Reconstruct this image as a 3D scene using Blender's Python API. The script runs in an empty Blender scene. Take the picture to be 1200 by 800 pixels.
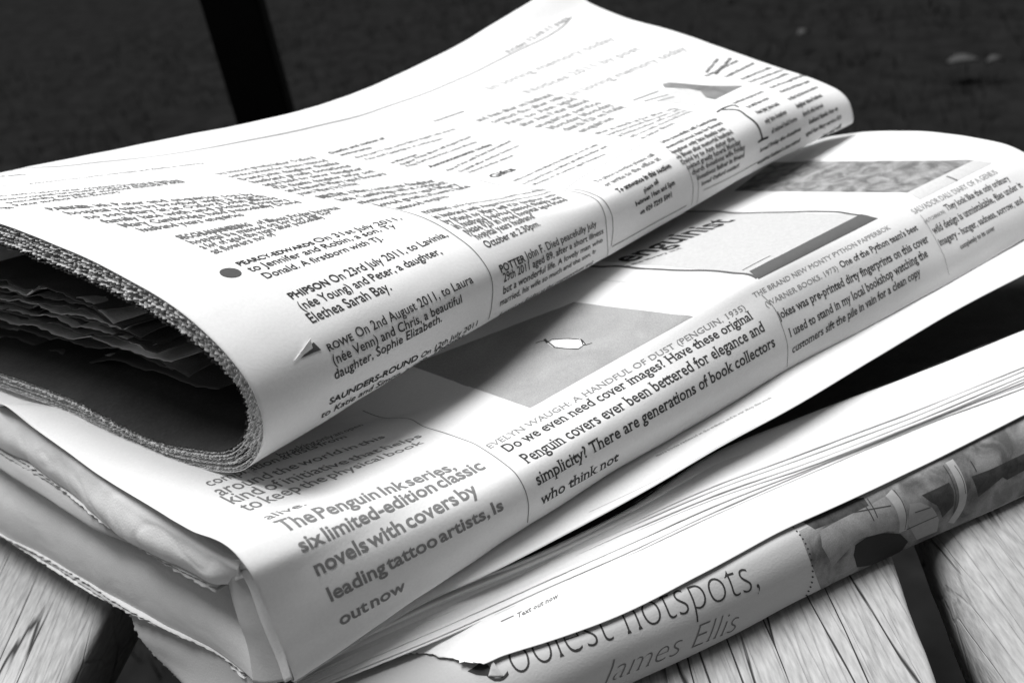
import bpy, bmesh, math, random
import numpy as np
from mathutils import Vector, noise
random.seed(7); rng = np.random.default_rng(7)
D = bpy.data; SC = bpy.context.scene; COL = SC.collection
R_ = math.radians

# ------------------------------------------------------------------ camera
F_PX, CX, CY = 1150.0, 600.0, 400.0            # focal length in photo pixels
PITCH = math.atan(.595); ROLL = R_(10)
CAM = np.array([0, 0, .1665])
fw = np.array([0, math.cos(PITCH), -math.sin(PITCH)]); rt = np.array([1., 0, 0]); up = np.cross(rt, fw)
IX = math.cos(ROLL)*rt + math.sin(ROLL)*(-up); IY = -math.sin(ROLL)*rt + math.cos(ROLL)*(-up)
cam = D.cameras.new('camera'); co = D.objects.new('camera', cam); COL.objects.link(co); SC.camera = co
cam.sensor_width = 36; cam.lens = F_PX/1200*36; cam.clip_start = .01; cam.clip_end = 60
from mathutils import Matrix
co.matrix_world = Matrix(((IX[0], -IY[0], -fw[0], CAM[0]), (IX[1], -IY[1], -fw[1], CAM[1]), (IX[2], -IY[2], -fw[2], CAM[2]), (0, 0, 0, 1)))
cam.dof.use_dof = True; cam.dof.focus_distance = .30; cam.dof.aperture_fstop = 14
SUN_EL, SUN_AZ = R_(77), R_(-45)               # azimuth from +y towards +x
w = D.worlds.new('World'); SC.world = w; w.use_nodes = True
nt = w.node_tree; bg = nt.nodes['Background']; sky = nt.nodes.new('ShaderNodeTexSky')
sky.sky_type = 'NISHITA'; sky.sun_disc = False; sky.sun_elevation = SUN_EL; sky.sun_rotation = SUN_AZ
sky.dust_density = 4
bw = nt.nodes.new('ShaderNodeRGBToBW')          # black and white photograph
nt.links.new(sky.outputs[0], bw.inputs[0]); nt.links.new(bw.outputs[0], bg.inputs[0]); bg.inputs[1].default_value = .05
sl = D.lights.new('sun', 'SUN'); so = D.objects.new('sun', sl); COL.objects.link(so)
sl.energy = 4.4; sl.angle = R_(34); sl.color = (1, 1, 1)
sd = Vector((math.sin(SUN_AZ)*math.cos(SUN_EL), math.cos(SUN_AZ)*math.cos(SUN_EL), math.sin(SUN_EL)))
so.rotation_euler = sd.to_track_quat('Z', 'Y').to_euler()
SC.view_settings.view_transform = 'Standard'; SC.view_settings.look = 'None'
SC.view_settings.exposure = .14; SC.view_settings.gamma = 1
SC.cycles.use_denoising = True; SC.cycles.max_bounces = 6

# ------------------------------------------------------------------ geometry helpers
def ray(x, y): return fw + IX*(x-CX)/F_PX + IY*(y-CY)/F_PX
def P(x, y, z):                                  # photo pixel at height z (mm) -> point
    d = ray(x, y); return CAM + d*((z*.001-CAM[2])/d[2])
def proj(p):
    q = p-CAM; k = q@fw; return np.stack([CX+F_PX*(q@IX)/k, CY+F_PX*(q@IY)/k, k], -1)
def wdir(U, ang):
    V = np.array([-U[1], U[0], 0]); a = R_(ang); return math.cos(a)*V - math.sin(a)*U
def sec(A, W, pts):
    """pixels (x, y) unprojected on the upright plane through A along W; ('w', w, z) is given in mm in that plane"""
    N = np.array([W[1], -W[0], 0]); out = []
    for p in pts:
        if p[0] == 'w': out.append(np.array([A[0], A[1], 0]) + W*p[1]*.001 + np.array([0, 0, p[2]*.001]))
        else:
            d = ray(*p); out.append(CAM + d*(((A-CAM)@N)/(d@N)))
    return out
def hermite(pts, t):
    """smooth curve through pts (K,3); t in 0..K-1 (semantic parameter), chord based tangents"""
    pts = np.asarray(pts, float); K = len(pts)
    if K == 2:
        return pts[0][None]*(1-t)[:, None] + pts[1][None]*t[:, None]
    d = np.linalg.norm(np.diff(pts, axis=0).reshape(K-1, -1), axis=1) + 1e-9
    sl_ = np.diff(pts, axis=0)/d[:, None]
    m = np.empty_like(pts); m[0] = sl_[0]; m[-1] = sl_[-1]
    for k in range(1, K-1): m[k] = (sl_[k-1]*d[k] + sl_[k]*d[k-1])/(d[k-1]+d[k])
    i = np.clip(np.floor(t).astype(int), 0, K-2); f = (t-i)[:, None]; h = d[i][:, None]
    return ((2*f**3-3*f**2+1)*pts[i] + (f**3-2*f**2+f)*h*m[i] + (-2*f**3+3*f**2)*pts[i+1] + (f**3-f**2)*h*m[i+1])
def resample(pts, n):
    pts = np.asarray(pts); t = np.linspace(0, len(pts)-1, 60*(len(pts)-1)+1); c = hermite(pts, t)
    L = np.concatenate([[0], np.cumsum(np.linalg.norm(np.diff(c, axis=0), axis=1))])
    return [np.array([np.interp(s, L, c[:, a]) for a in range(3)]) for s in np.linspace(0, L[-1], n)]
def fbm(p, f, seed=0.0, octv=3):
    return noise.fractal(Vector((p[0]*f+seed, p[1]*f-seed, p[2]*f+seed*.5)), 1.0, 2.0, octv)
class Surf:
    def __init__(s, stations, du=1.6, dv=1.1, vis=None, vsm=0, usm=0, lump=0, lumpf=60, seed=0, ugrid=None, crease=0):
        st = [np.asarray(x) for x in stations]; K = len(st[0])
        seg = [max(2, int(math.ceil(max(np.linalg.norm(x[k+1]-x[k]) for x in st)*1000/dv))) for k in range(K-1)]
        tv = np.concatenate([np.linspace(k, k+1, seg[k], endpoint=False) for k in range(K-1)] + [[K-1]])
        dense = np.array([hermite(x, tv) for x in st])               # M, nv, 3
        M = len(st); mid = dense.mean(axis=1)
        useg = [max(2, int(math.ceil(np.linalg.norm(dense[k+1]-dense[k], axis=1).mean()*1000/du))) for k in range(M-1)]
        tu = np.concatenate([np.linspace(k, k+1, useg[k], endpoint=False) for k in range(M-1)] + [[M-1]])
        if ugrid is not None: tu = ugrid(tu)
        flat = hermite(dense.reshape(M, -1), tu); G = flat.reshape(len(tu), len(tv), 3)
        for _ in range(vsm): G[:, 1:-1] = .25*G[:, :-2]+.5*G[:, 1:-1]+.25*G[:, 2:]
        for _ in range(usm): G[1:-1] = .25*G[:-2]+.5*G[1:-1]+.25*G[2:]
        s.G = G; s.tv = tv; s.normals(); s.orient(vis)
        if lump:
            nz = np.array([[fbm(G[i, j], lumpf, seed) for j in range(G.shape[1])] for i in range(G.shape[0])])
            if crease:
                cz = np.array([[abs(noise.noise(Vector((G[i, j][0]*70+seed, G[i, j][1]*70, G[i, j][2]*110)))) for j in range(G.shape[1])] for i in range(G.shape[0])])
                nz = nz-crease/lump*np.clip(1-cz*6, 0, 1)
            s.G = G + s.N*(nz*lump*.001)[..., None]; s.normals(); s.orient(vis)
    def normals(s):
        a = np.gradient(s.G, axis=0); b = np.gradient(s.G, axis=1); n = np.cross(a, b)
        s.N = n/(np.linalg.norm(n, axis=2, keepdims=True)+1e-15)
        dv = np.linalg.norm(np.diff(s.G, axis=1), axis=2); s.VS = np.concatenate([np.zeros((s.G.shape[0], 1)), np.cumsum(dv, axis=1)], 1)*1000
    def orient(s, vis):
        if vis is None: vis = (0, s.tv[-1])
        j = (s.tv >= vis[0]) & (s.tv <= vis[1])
        s.sign = 1 if ((s.N[:, j]*(CAM-s.G[:, j])).sum(2)).mean() > 0 else -1
        s.N = s.N*s.sign
        s.px = proj(s.G); s.face = ((s.N*(CAM-s.G)).sum(2) > 0)
        d = s.px[..., 2]; s.ok = s.face & (d > 0)
    def at(s, i, j, off=0.0):
        i = np.clip(np.asarray(i, float), 0, s.G.shape[0]-1.001); j = np.clip(np.asarray(j, float), 0, s.G.shape[1]-1.001)
        a = i.astype(int); b = j.astype(int); f = (i-a)[..., None]; g = (j-b)[..., None]
        def L(X): return X[a, b]*(1-f)*(1-g)+X[a+1, b]*f*(1-g)+X[a, b+1]*(1-f)*g+X[a+1, b+1]*f*g
        return L(s.G) + L(s.N)*off*.001
    def inv(s, x, y):
        d = (s.px[..., 0]-x)**2+(s.px[..., 1]-y)**2 + np.where(s.ok, 0, 400)
        k = np.unravel_index(np.argmin(d), d.shape); i, j = float(k[0]), float(k[1])
        nu, nv = s.G.shape[:2]
        for _ in range(12):
            p = proj(s.at(i, j)); e = .2
            i2 = i+e if i < nu-2 else i-e; j2 = j+e if j < nv-2 else j-e
            pi = (proj(s.at(i2, j))-p)/(i2-i); pj = (proj(s.at(i, j2))-p)/(j2-j)
            A = np.array([[pi[0], pj[0]], [pi[1], pj[1]]]); r = np.array([x-p[0], y-p[1]])
            try: st = np.linalg.solve(A, r)
            except Exception: break
            st = np.clip(st, -1.5, 1.5); i = min(max(i+st[0]*.8, 0), nu-1.001); j = min(max(j+st[1]*.8, 0), nv-1.001)
        return np.array([i, j])
    def up(s, i, j, h):
        """grid column reached from (i, j) after h mm up the page"""
        r = int(round(float(np.clip(i, 0, s.G.shape[0]-1)))); v = s.VS[r]
        jj = np.arange(len(v)); v0 = np.interp(j, jj, v); return np.interp(v0+h, v, jj)

# ------------------------------------------------------------------ object helpers
def link(name, verts, faces, mat, parent=None, smooth=True, thick=0, **tags):
    me = D.meshes.new(name); me.from_pydata([tuple(v) for v in verts], [], [tuple(int(a) for a in f) for f in faces])
    if smooth: me.polygons.foreach_set('use_smooth', [True]*len(me.polygons))
    me.materials.append(mat); me.update()
    o = D.objects.new(name, me); COL.objects.link(o)
    if parent: o.parent = parent
    if thick:
        m = o.modifiers.new('thickness', 'SOLIDIFY'); m.thickness = abs(thick)*.001; m.offset = -1 if thick > 0 else 1
    for k, v in tags.items(): o[k] = v
    return o
def grid_faces(nu, nv, flip=False):
    i, j = np.meshgrid(np.arange(nu-1), np.arange(nv-1), indexing='ij'); a = (i*nv+j).ravel()
    f = np.stack([a, a+nv, a+nv+1, a+1], 1); return f[:, ::-1] if flip else f
def surf_obj(name, s, mat, parent, thick=.14, G=None, **tags):
    G = s.G if G is None else G
    return link(name, G.reshape(-1, 3), grid_faces(G.shape[0], G.shape[1], s.sign < 0), mat, parent, thick=thick, **tags)
def thing(name, label, cat, loc, group=None):
    o = D.objects.new(name, None); COL.objects.link(o); o.location = loc; o['label'] = label; o['category'] = cat
    o.empty_display_size = .01
    if group: o['group'] = group
    return o
def settle(root):
    """children were built in world space: keep them there under an Empty that is not at the origin"""
    bpy.context.view_layer.update()
    for c in root.children: c.matrix_parent_inverse = root.matrix_world.inverted()

# ------------------------------------------------------------------ materials
def mat(name, g, rough=.8, var=.08, scale=60, bump=.0, bscale=900, spec=.3, fine=.04, trans=0):
    m = D.materials.new(name); m.use_nodes = True; n = m.node_tree; b = n.nodes['Principled BSDF']; L = n.links.new
    b.inputs['Roughness'].default_value = rough; b.inputs['Specular IOR Level'].default_value = spec
    tc = n.nodes.new('ShaderNodeTexCoord'); n1 = n.nodes.new('ShaderNodeTexNoise'); n1.inputs['Scale'].default_value = scale; n1.inputs['Detail'].default_value = 5
    n2 = n.nodes.new('ShaderNodeTexNoise'); n2.inputs['Scale'].default_value = bscale; n2.inputs['Detail'].default_value = 3
    L(tc.outputs['Object'], n1.inputs['Vector']); L(tc.outputs['Object'], n2.inputs['Vector'])
    a = n.nodes.new('ShaderNodeMath'); a.operation = 'MULTIPLY_ADD'; a.inputs[1].default_value = var*2*g; a.inputs[2].default_value = g*(1-var)
    c = n.nodes.new('ShaderNodeMath'); c.operation = 'MULTIPLY_ADD'; c.inputs[1].default_value = fine*2*g
    L(n1.outputs['Fac'], a.inputs[0]); L(n2.outputs['Fac'], c.inputs[0]); L(a.outputs[0], c.inputs[2])
    cb = n.nodes.new('ShaderNodeCombineColor')
    for k in range(3): L(c.outputs[0], cb.inputs[k])
    L(cb.outputs[0], b.inputs['Base Color'])
    if bump:
        bp = n.nodes.new('ShaderNodeBump'); bp.inputs['Strength'].default_value = bump; bp.inputs['Distance'].default_value = .0004
        mx = n.nodes.new('ShaderNodeMath'); mx.operation = 'ADD'; L(n1.outputs['Fac'], mx.inputs[0]); L(n2.outputs['Fac'], mx.inputs[1])
        L(mx.outputs[0], bp.inputs['Height']); L(bp.outputs[0], b.inputs['Normal'])
    return m
M_paper = mat('newsprint', .70, .85, .05, 45, .12, 1100, .2, .07)
M_page = mat('newsprint_page', .60, .9, .12, 60, .3, 1500, .15, .08)
M_cut = mat('newsprint_rough_edge', .42, .9, .25, 300, .5, 2500, .1, .2)
M_inner_shade = mat('newsprint_inner_shade', .10, .9, .15, 70, .3, 1500, .15, .1)  # newsprint darkened, shade of the hollow and gap put into its colour
M_rim = mat('newsprint_rim_page', .50, .9, .3, 300, .3, 1500, .15, .15)
M_deep_shade = mat('newsprint_deep_shade', .035, .85, .5, 90, .2, 900, .1, .4)  # near-black: deepest shade of gap and hollow as paper colour
M_dim = mat('newsprint_grey_stock', .42, .85, .08, 50, .25, 1400, .2, .05)
def ink(g): 
    k = 'ink_%02d' % round(g*100)
    return D.materials.get(k) or mat(k, g, .7, .15, 700, 0, 3000, .2, .15)
def halftone(name, lo, hi, scale, det=4, th=.5, soft=.2):
    m = D.materials.new(name); m.use_nodes = True; n = m.node_tree; b = n.nodes['Principled BSDF']; L = n.links.new
    b.inputs['Roughness'].default_value = .8; b.inputs['Specular IOR Level'].default_value = .2
    tc = n.nodes.new('ShaderNodeTexCoord'); a = n.nodes.new('ShaderNodeTexNoise'); a.inputs['Scale'].default_value = scale; a.inputs['Detail'].default_value = det
    a.inputs['Distortion'].default_value = .6
    g = n.nodes.new('ShaderNodeTexNoise'); g.inputs['Scale'].default_value = 2500; L(tc.outputs['Object'], g.inputs['Vector'])
    r = n.nodes.new('ShaderNodeValToRGB'); r.color_ramp.elements[0].position = th-soft; r.color_ramp.elements[1].position = th+soft
    r.color_ramp.elements[0].color = (lo, lo, lo, 1); r.color_ramp.elements[1].color = (hi, hi, hi, 1)
    mx = n.nodes.new('ShaderNodeMix'); mx.data_type = 'RGBA'; mx.blend_type = 'OVERLAY'; mx.inputs[0].default_value = .35
    L(tc.outputs['Object'], a.inputs['Vector']); L(a.outputs['Fac'], r.inputs[0]); L(r.outputs[0], mx.inputs[6]); L(g.outputs['Fac'], mx.inputs[7]); L(mx.outputs[2], b.inputs['Base Color'])
    return m

# ------------------------------------------------------------------ type: glyph outlines turned into flat meshes
FONT_CHARS = "ABCDEFGHIJKLMNOPQRSTUVWXYZabcdefghijklmnopqrstuvwxyz0123456789.,:;?()-&'éā"
class Face:
    def __init__(s, offset=0.0, serif=0.0, cut=0.0, res=2, space=0.0):
        s.g = {}; s.space = space
        cu = D.curves.new('type', 'FONT'); cu.size = 1; cu.offset = offset; cu.resolution_u = res; cu.fill_mode = 'FRONT'
        ob = D.objects.new('type', cu)
        def grab(t):
            cu.body = t; COL.objects.link(ob); dg = bpy.context.evaluated_depsgraph_get(); dg.update()
            e = ob.evaluated_get(dg); me = e.to_mesh()
            bm = bmesh.new(); bm.from_mesh(me); e.to_mesh_clear(); COL.objects.unlink(ob); return bm
        def ext(t):
            bm = grab(t); xs = [v.co.x for v in bm.verts]; bm.free(); return max(xs)-min(xs)
        hh = ext('HH')
        for c in FONT_CHARS:
            bm = grab(c); adv = ext('H'+c+'H')-hh
            bmesh.ops.remove_doubles(bm, verts=bm.verts, dist=.002)
            if serif:
                add = []
                for e in list(bm.edges):
                    if not e.is_boundary: continue
                    a, b = e.verts[0].co, e.verts[1].co
                    if abs(a.y-b.y) < .004 and .03 < abs(a.x-b.x) < .17:
                        y = a.y
                        if offset < -.01 and abs(y) > .03: continue
                        f = e.link_faces[0]; cy = f.calc_center_median().y
                        add.append((min(a.x, b.x)-serif, max(a.x, b.x)+serif, y, 1 if cy > y else -1))
                s.ns = getattr(s, 'ns', 0)+len(add)
                for x0, x1, y, sg in add:
                    h = .045*sg
                    vs = [bm.verts.new((x0, y, 0)), bm.verts.new((x1, y, 0)), bm.verts.new((x1-serif*.6, y+h, 0)), bm.verts.new((x0+serif*.6, y+h, 0))]
                    bm.faces.new(vs if sg > 0 else vs[::-1])
            bmesh.ops.triangulate(bm, faces=bm.faces)
            if cut:
                for ax, nrm in ((0, (1, 0, 0)), (1, (0, 1, 0))):
                    for k in range(-3, 9):
                        bmesh.ops.bisect_plane(bm, geom=list(bm.verts)+list(bm.edges)+list(bm.faces), dist=1e-5, plane_co=(k*cut, k*cut, 0), plane_no=nrm)
                bmesh.ops.triangulate(bm, faces=bm.faces)
            bm.verts.index_update()
            V = np.array([(v.co.x, v.co.y) for v in bm.verts]).reshape(-1, 2)
            T = np.array([[v.index for v in f.verts] for f in bm.faces]).reshape(-1, 3).astype(int)
            s.g[c] = (V, T, max(adv, .1)); bm.free()
        if serif: print('serifs', s.ns, 'cap', max(v[1] for v in s.g['H'][0]), 'x', max(v[1] for v in s.g['x'][0]))
        D.objects.remove(ob); D.curves.remove(cu)
    def lay(s, text, tight=1.0):
        x = 0; Vs = []; Ts = []; n = 0
        for c in text:
            if c == ' ': x += .27*tight; continue
            V, T, adv = s.g.get(c, s.g['n'])
            if len(V): Vs.append(V+[x, 0]); Ts.append(T+n); n += len(V)
            x += adv+s.space
        return (np.concatenate(Vs), np.concatenate(Ts), x) if Vs else (np.zeros((0, 2)), np.zeros((0, 3), int), x)
SANS = Face(0.006, cut=.22, res=3); BOLD = Face(.022, cut=.22, res=3); SERIF = Face(.0, serif=.08, cut=.22, res=3)
SERIFB = Face(.012, serif=.08, cut=.22, res=3); THIN = Face(-.022, serif=.03, cut=.1, res=5); LO = Face(.022, res=1); LOB = Face(.038, res=1)

class Print:
    """collects flat print lying on a surface, one mesh per block"""
    def __init__(s, surf, off=.10): s.s = surf; s.V = []; s.T = []; s.n = 0; s.off = off
    def add(s, P3, T): s.V.append(P3); s.T.append(T+s.n); s.n += len(P3)
    def path(s, p0, p1, n=6):
        """grid coordinates along the straight pixel line p0-p1 and how far along the paper each lies (0..1)"""
        q = np.array([s.s.inv(p0[0]+(p1[0]-p0[0])*t, p0[1]+(p1[1]-p0[1])*t) for t in np.linspace(0, 1, n)])
        X = s.s.at(q[:, 0], q[:, 1]); L = np.concatenate([[0], np.cumsum(np.linalg.norm(np.diff(X, axis=0), axis=1))])
        return q, L/L[-1], L[-1]*1000
    def line(s, face, text, p0, p1, size=None, k=1.0, italic=0, tight=1.0, pth=None, x0=0.0, x1=1.0):
        q, f, L = pth or s.path(p0, p1); V, T, wd = face.lay(text, tight)
        if not len(V): return
        L = L*(x1-x0); sz = size if size else L/wd*k
        x = x0+(x1-x0)*(V[:, 0]+V[:, 1]*italic)/wd; I = np.interp(x, f, q[:, 0]); J0 = np.interp(x, f, q[:, 1])
        r = int(np.clip(round(I.mean()), 0, s.s.G.shape[0]-1)); v = s.s.VS[r]; jj = np.arange(len(v))
        J = np.interp(np.interp(J0, jj, v)+V[:, 1]*sz, v, jj)
        s.add(s.s.at(I, J, s.off), T)
    def block(s, face, quad, rows, k=.85, bold_first=None, last=.6, ragged=.0, fill=1.0):
        """quad: TL TR BR BL ends of first and last baseline (pixels)"""
        q = [np.array(p, float) for p in quad]; g = [s.s.inv(*p) for p in q]
        h = .5*(np.linalg.norm(s.s.at(*g[3])-s.s.at(*g[0]))+np.linalg.norm(s.s.at(*g[2])-s.s.at(*g[1])))*1000/max(rows-1, 1); sz = h*fill
        for r in range(rows):
            f = r/max(rows-1, 1); a = q[0]*(1-f)+q[3]*f; b = q[1]*(1-f)+q[2]*f
            m = last if r == rows-1 else 1-random.random()*ragged
            b = a+(b-a)*m; pt = s.path(a, b, 5); L = pt[2]; t = ''
            while face.lay(t)[2]*sz*k < L: t += (' ' if t else '')+random.choice(WORDS)
            if r == 0 and bold_first:
                nb = min(len(bold_first)/max(len(t), 1)*1.15, .9)
                s.line(LOB, bold_first, None, None, sz, pth=pt, x1=nb); s.line(face, t[len(bold_first):] or t, None, None, sz, pth=pt, x0=nb+.02)
            else: s.line(face, t, None, None, sz, pth=pt)
    def poly(s, pts, sub=6, ij=False):
        """filled quad on the surface (corner pixels)"""
        n = sub; t = np.linspace(0, 1, n+1); pt = [np.array(p, float) for p in pts]
        def edge(a, b):
            e = np.array([s.s.inv(*(a+(b-a)*k/8)) for k in range(9)]); return np.stack([np.interp(t, np.linspace(0, 1, 9), e[:, c]) for c in (0, 1)], 1)
        B, R, T_, L_e = edge(pt[0], pt[1]), edge(pt[1], pt[2]), edge(pt[3], pt[2]), edge(pt[0], pt[3]); V = []
        for a in range(n+1):
            for b in range(n+1):
                f, g = t[a], t[b]
                V.append((1-g)*B[a]+g*T_[a]+(1-f)*L_e[b]+f*R[b]-((1-f)*(1-g)*B[0]+f*(1-g)*B[-1]+(1-f)*g*T_[0]+f*g*T_[-1]))
        V = np.array(V); Fq = grid_faces(n+1, n+1); T = np.concatenate([Fq[:, [0, 1, 2]], Fq[:, [0, 2, 3]]])
        s.add(s.s.at(V[:, 0], V[:, 1], s.off), T)
    def shape(s, pts):
        """filled outline (pixels), fan from its centre, finely divided"""
        q = np.array([s.s.inv(*p) for p in pts]); c = q.mean(0); n = len(q); V = [c]; 
        m = 10; dens = []
        for k in range(n):
            for j in range(m): dens.append(q[k]*(1-j/m)+q[(k+1) % n]*j/m)
        dens = np.array(dens); N = len(dens); rings = 12
        for r in range(1, rings+1): V += list(c+(dens-c)*r/rings)
        T = []
        for k in range(N):
            k2 = (k+1) % N; T.append((0, 1+k, 1+k2))
            for r in range(rings-1):
                a = 1+r*N; T += [(a+k, a+N+k, a+N+k2), (a+k, a+N+k2, a+k2)]
        V = np.array(V); s.add(s.s.at(V[:, 0], V[:, 1], s.off), np.array(T))
    def rule(s, pts, wmm=.25, n=10, w1=None, straight=False):
        """thin printed rule through pixels"""
        q = np.array([s.s.inv(*p) for p in pts]); q3 = np.column_stack([q, np.zeros(len(q))])
        t = np.linspace(0, len(q)-1, n*(len(q)-1)+1); c = hermite(q3, t)[:, :2] if len(q) > 2 and not straight else np.stack([np.interp(t, np.arange(len(q)), q[:, a]) for a in (0, 1)], 1) if straight else q[0]+(q[1]-q[0])*np.linspace(0, 1, 24)[:, None]
        X = s.s.at(c[:, 0], c[:, 1], s.off); tg = np.gradient(X, axis=0); tg /= np.linalg.norm(tg, axis=1, keepdims=True)+1e-12
        ii = np.clip(np.round(c[:, 0]).astype(int), 0, s.s.G.shape[0]-1); jj = np.clip(np.round(c[:, 1]).astype(int), 0, s.s.G.shape[1]-1)
        sd_ = np.cross(s.s.N[ii, jj], tg); wl = np.linspace(wmm, w1 if w1 else wmm, len(X))[:, None]*.0005
        V = np.concatenate([X-sd_*wl, X+sd_*wl]); N = len(X); T = []
        for k in range(N-1): T += [(k, k+1, N+k+1), (k, N+k+1, N+k)]
        s.add(V, np.array(T))
    def build(s, name, m, parent, **tags):
        V = np.concatenate(s.V); T = np.concatenate(s.T)
        a, b, c = V[T[:, 0]], V[T[:, 1]], V[T[:, 2]]
        o = link(name, V, T, m, parent, smooth=False, **tags); s.V = []; s.T = []; s.n = 0; return o
WORDS = ("beloved husband wife of the late and at in with peacefully home aged years funeral service church donations to family only flowers "
         "daughter son brother for much loved after illness Mary John Ann David Peter on July August no by a was will be held memorial thanks please "
         "father mother greatly missed friend Cambridge Oxford hospital Monday Friday contact 020 enquiries sister").split()
bold_first_face = LOB

# ================================================================== LARGE STRUCTURE: ground and bench
def ground():
    n = 90; xs = np.linspace(-1, 1, n); V = []
    for a in xs:
        for b in xs:
            x = 14*a*abs(a)**.6; y = 3+14*b*abs(b)**.6
            V.append((x, y, -.52+.012*fbm((x, y, 0), 5)))
    m = mat('dark_turf', .0075, 1, .98, 17, .6, 38, 0, .6)
    o = link('ground', V, grid_faces(n, n), m, kind='structure'); return o
ground()
def grass():
    V = []; T = []; n = 26000
    for k in range(n):
        d = .75+rng.random()**1.3*3.2; a = R_(rng.uniform(-48, 48)); x, y = d*math.sin(a), d*math.cos(a)
        if fbm((x, y, 0), 6, 3) < rng.uniform(-.5, .35): continue
        h = rng.uniform(.012, .04); t = rng.uniform(0, 6.28); wd = .0016; lx, ly = rng.uniform(-.02, .02, 2)
        dx, dy = math.cos(t)*wd, math.sin(t)*wd; z = -.522+.012*fbm((x, y, 0), 5); b = len(V)
        V += [(x-dx, y-dy, z), (x+dx, y+dy, z), (x+lx, y+ly, z+h)]; T.append((b, b+1, b+2))
    link('grass', V, T, mat('dark_grass', .010, .9, .6, 12, 0, 300, .0, .3), smooth=False, kind='stuff', label='short dark grass on the ground behind the bench', category='grass')
grass()
def wood():
    m = D.materials.new('weathered_white_paint'); m.use_nodes = True; n = m.node_tree; b = n.nodes['Principled BSDF']; L = n.links.new
    b.inputs['Roughness'].default_value = .6; b.inputs['Specular IOR Level'].default_value = .25
    tc = n.nodes.new('ShaderNodeTexCoord')
    def nz(sx, sy, sz, scale, det, dist=0):
        mp = n.nodes.new('ShaderNodeMapping'); mp.inputs['Scale'].default_value = (sx, sy, sz); t = n.nodes.new('ShaderNodeTexNoise')
        t.inputs['Scale'].default_value = scale; t.inputs['Detail'].default_value = det; t.inputs['Distortion'].default_value = dist
        L(tc.outputs['Object'], mp.inputs['Vector']); L(mp.outputs[0], t.inputs['Vector']); return t
    def ramp(src, p0, p1, c0, c1):
        r = n.nodes.new('ShaderNodeMapRange'); r.inputs['From Min'].default_value = p0; r.inputs['From Max'].default_value = p1
        r.inputs['To Min'].default_value = c0; r.inputs['To Max'].default_value = c1; L(src, r.inputs['Value']); return r.outputs[0]
    def mul(a, c):
        q = n.nodes.new('ShaderNodeMath'); q.operation = 'MULTIPLY'; L(a, q.inputs[0]); L(c, q.inputs[1]); return q.outputs[0]
    def absd(src, lvl):
        q = n.nodes.new('ShaderNodeMath'); q.operation = 'SUBTRACT'; q.inputs[1].default_value = lvl; L(src, q.inputs[0])
        r = n.nodes.new('ShaderNodeMath'); r.operation = 'ABSOLUTE'; L(q.outputs[0], r.inputs[0]); return r.outputs[0]
    g1 = nz(1, .05, 1, 85, 4, .15); g2 = nz(1, .06, 1, 260, 3, .1); g3 = nz(1, .5, 1, 9, 3); g4 = nz(1, .16, 1, 900, 3); g5 = nz(1, .3, 1, 40, 4, .2)
    def vor(scale, sy, w0, w1, lo):
        mp = n.nodes.new('ShaderNodeMapping'); mp.inputs['Rotation'].default_value = (0, 0, R_(9.42)); mp.inputs['Scale'].default_value = (1, sy, .3)
        wn = n.nodes.new('ShaderNodeTexNoise'); wn.inputs['Scale'].default_value = scale*.8; wn.inputs['Detail'].default_value = 4
        va = n.nodes.new('ShaderNodeVectorMath'); va.operation = 'MULTIPLY_ADD'; va.inputs[1].default_value = (.9/scale,)*3
        v = n.nodes.new('ShaderNodeTexVoronoi'); v.feature = 'DISTANCE_TO_EDGE'; v.inputs['Scale'].default_value = scale
        L(tc.outputs['Object'], mp.inputs['Vector']); L(mp.outputs[0], wn.inputs['Vector']); L(wn.outputs['Color'], va.inputs[0]); L(mp.outputs[0], va.inputs[2]); L(va.outputs[0], v.inputs['Vector'])
        return ramp(v.outputs['Distance'], w0, w1, lo, 1)
    c1 = vor(75, .045, .004, .020, 0); k1 = ramp(g5.outputs['Fac'], .46, .54, 1, 0)
    mx1 = n.nodes.new('ShaderNodeMath'); mx1.operation = 'MAXIMUM'; L(c1, mx1.inputs[0]); L(k1, mx1.inputs[1])
    c2 = vor(210, .05, .005, .05, .8); k2 = ramp(g3.outputs['Fac'], .42, .58, 0, 1)
    mx2 = n.nodes.new('ShaderNodeMath'); mx2.operation = 'MAXIMUM'; L(c2, mx2.inputs[0]); L(k2, mx2.inputs[1])
    crack = mul(mx1.outputs[0], mx2.outputs[0])
    base = ramp(g4.outputs['Fac'], .3, .7, .28, .42); base = mul(base, ramp(g5.outputs['Fac'], .3, .7, .82, 1.05))
    ck = ramp(crack, 0, 1, .07, 1); col = mul(base, ck); cb = n.nodes.new('ShaderNodeCombineColor')
    for k in range(3): L(col, cb.inputs[k])
    L(cb.outputs[0], b.inputs['Base Color'])
    bp = n.nodes.new('ShaderNodeBump'); bp.inputs['Strength'].default_value = .9; bp.inputs['Distance'].default_value = .0008
    hh = n.nodes.new('ShaderNodeMath'); hh.operation = 'MULTIPLY_ADD'; hh.inputs[1].default_value = .25; L(g4.outputs['Fac'], hh.inputs[0]); L(crack, hh.inputs[2])
    L(hh.outputs[0], bp.inputs['Height']); L(bp.outputs[0], b.inputs['Normal']); return m
M_wood = wood()
BZ = -.079
SD = np.array([.1637, .9865, 0]); SX = np.array([.9865, -.1637, 0])
bench = thing('garden_bench', 'weathered white painted wooden slatted bench seat under the stack of newspapers', 'bench', (0, .3, BZ))
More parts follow.
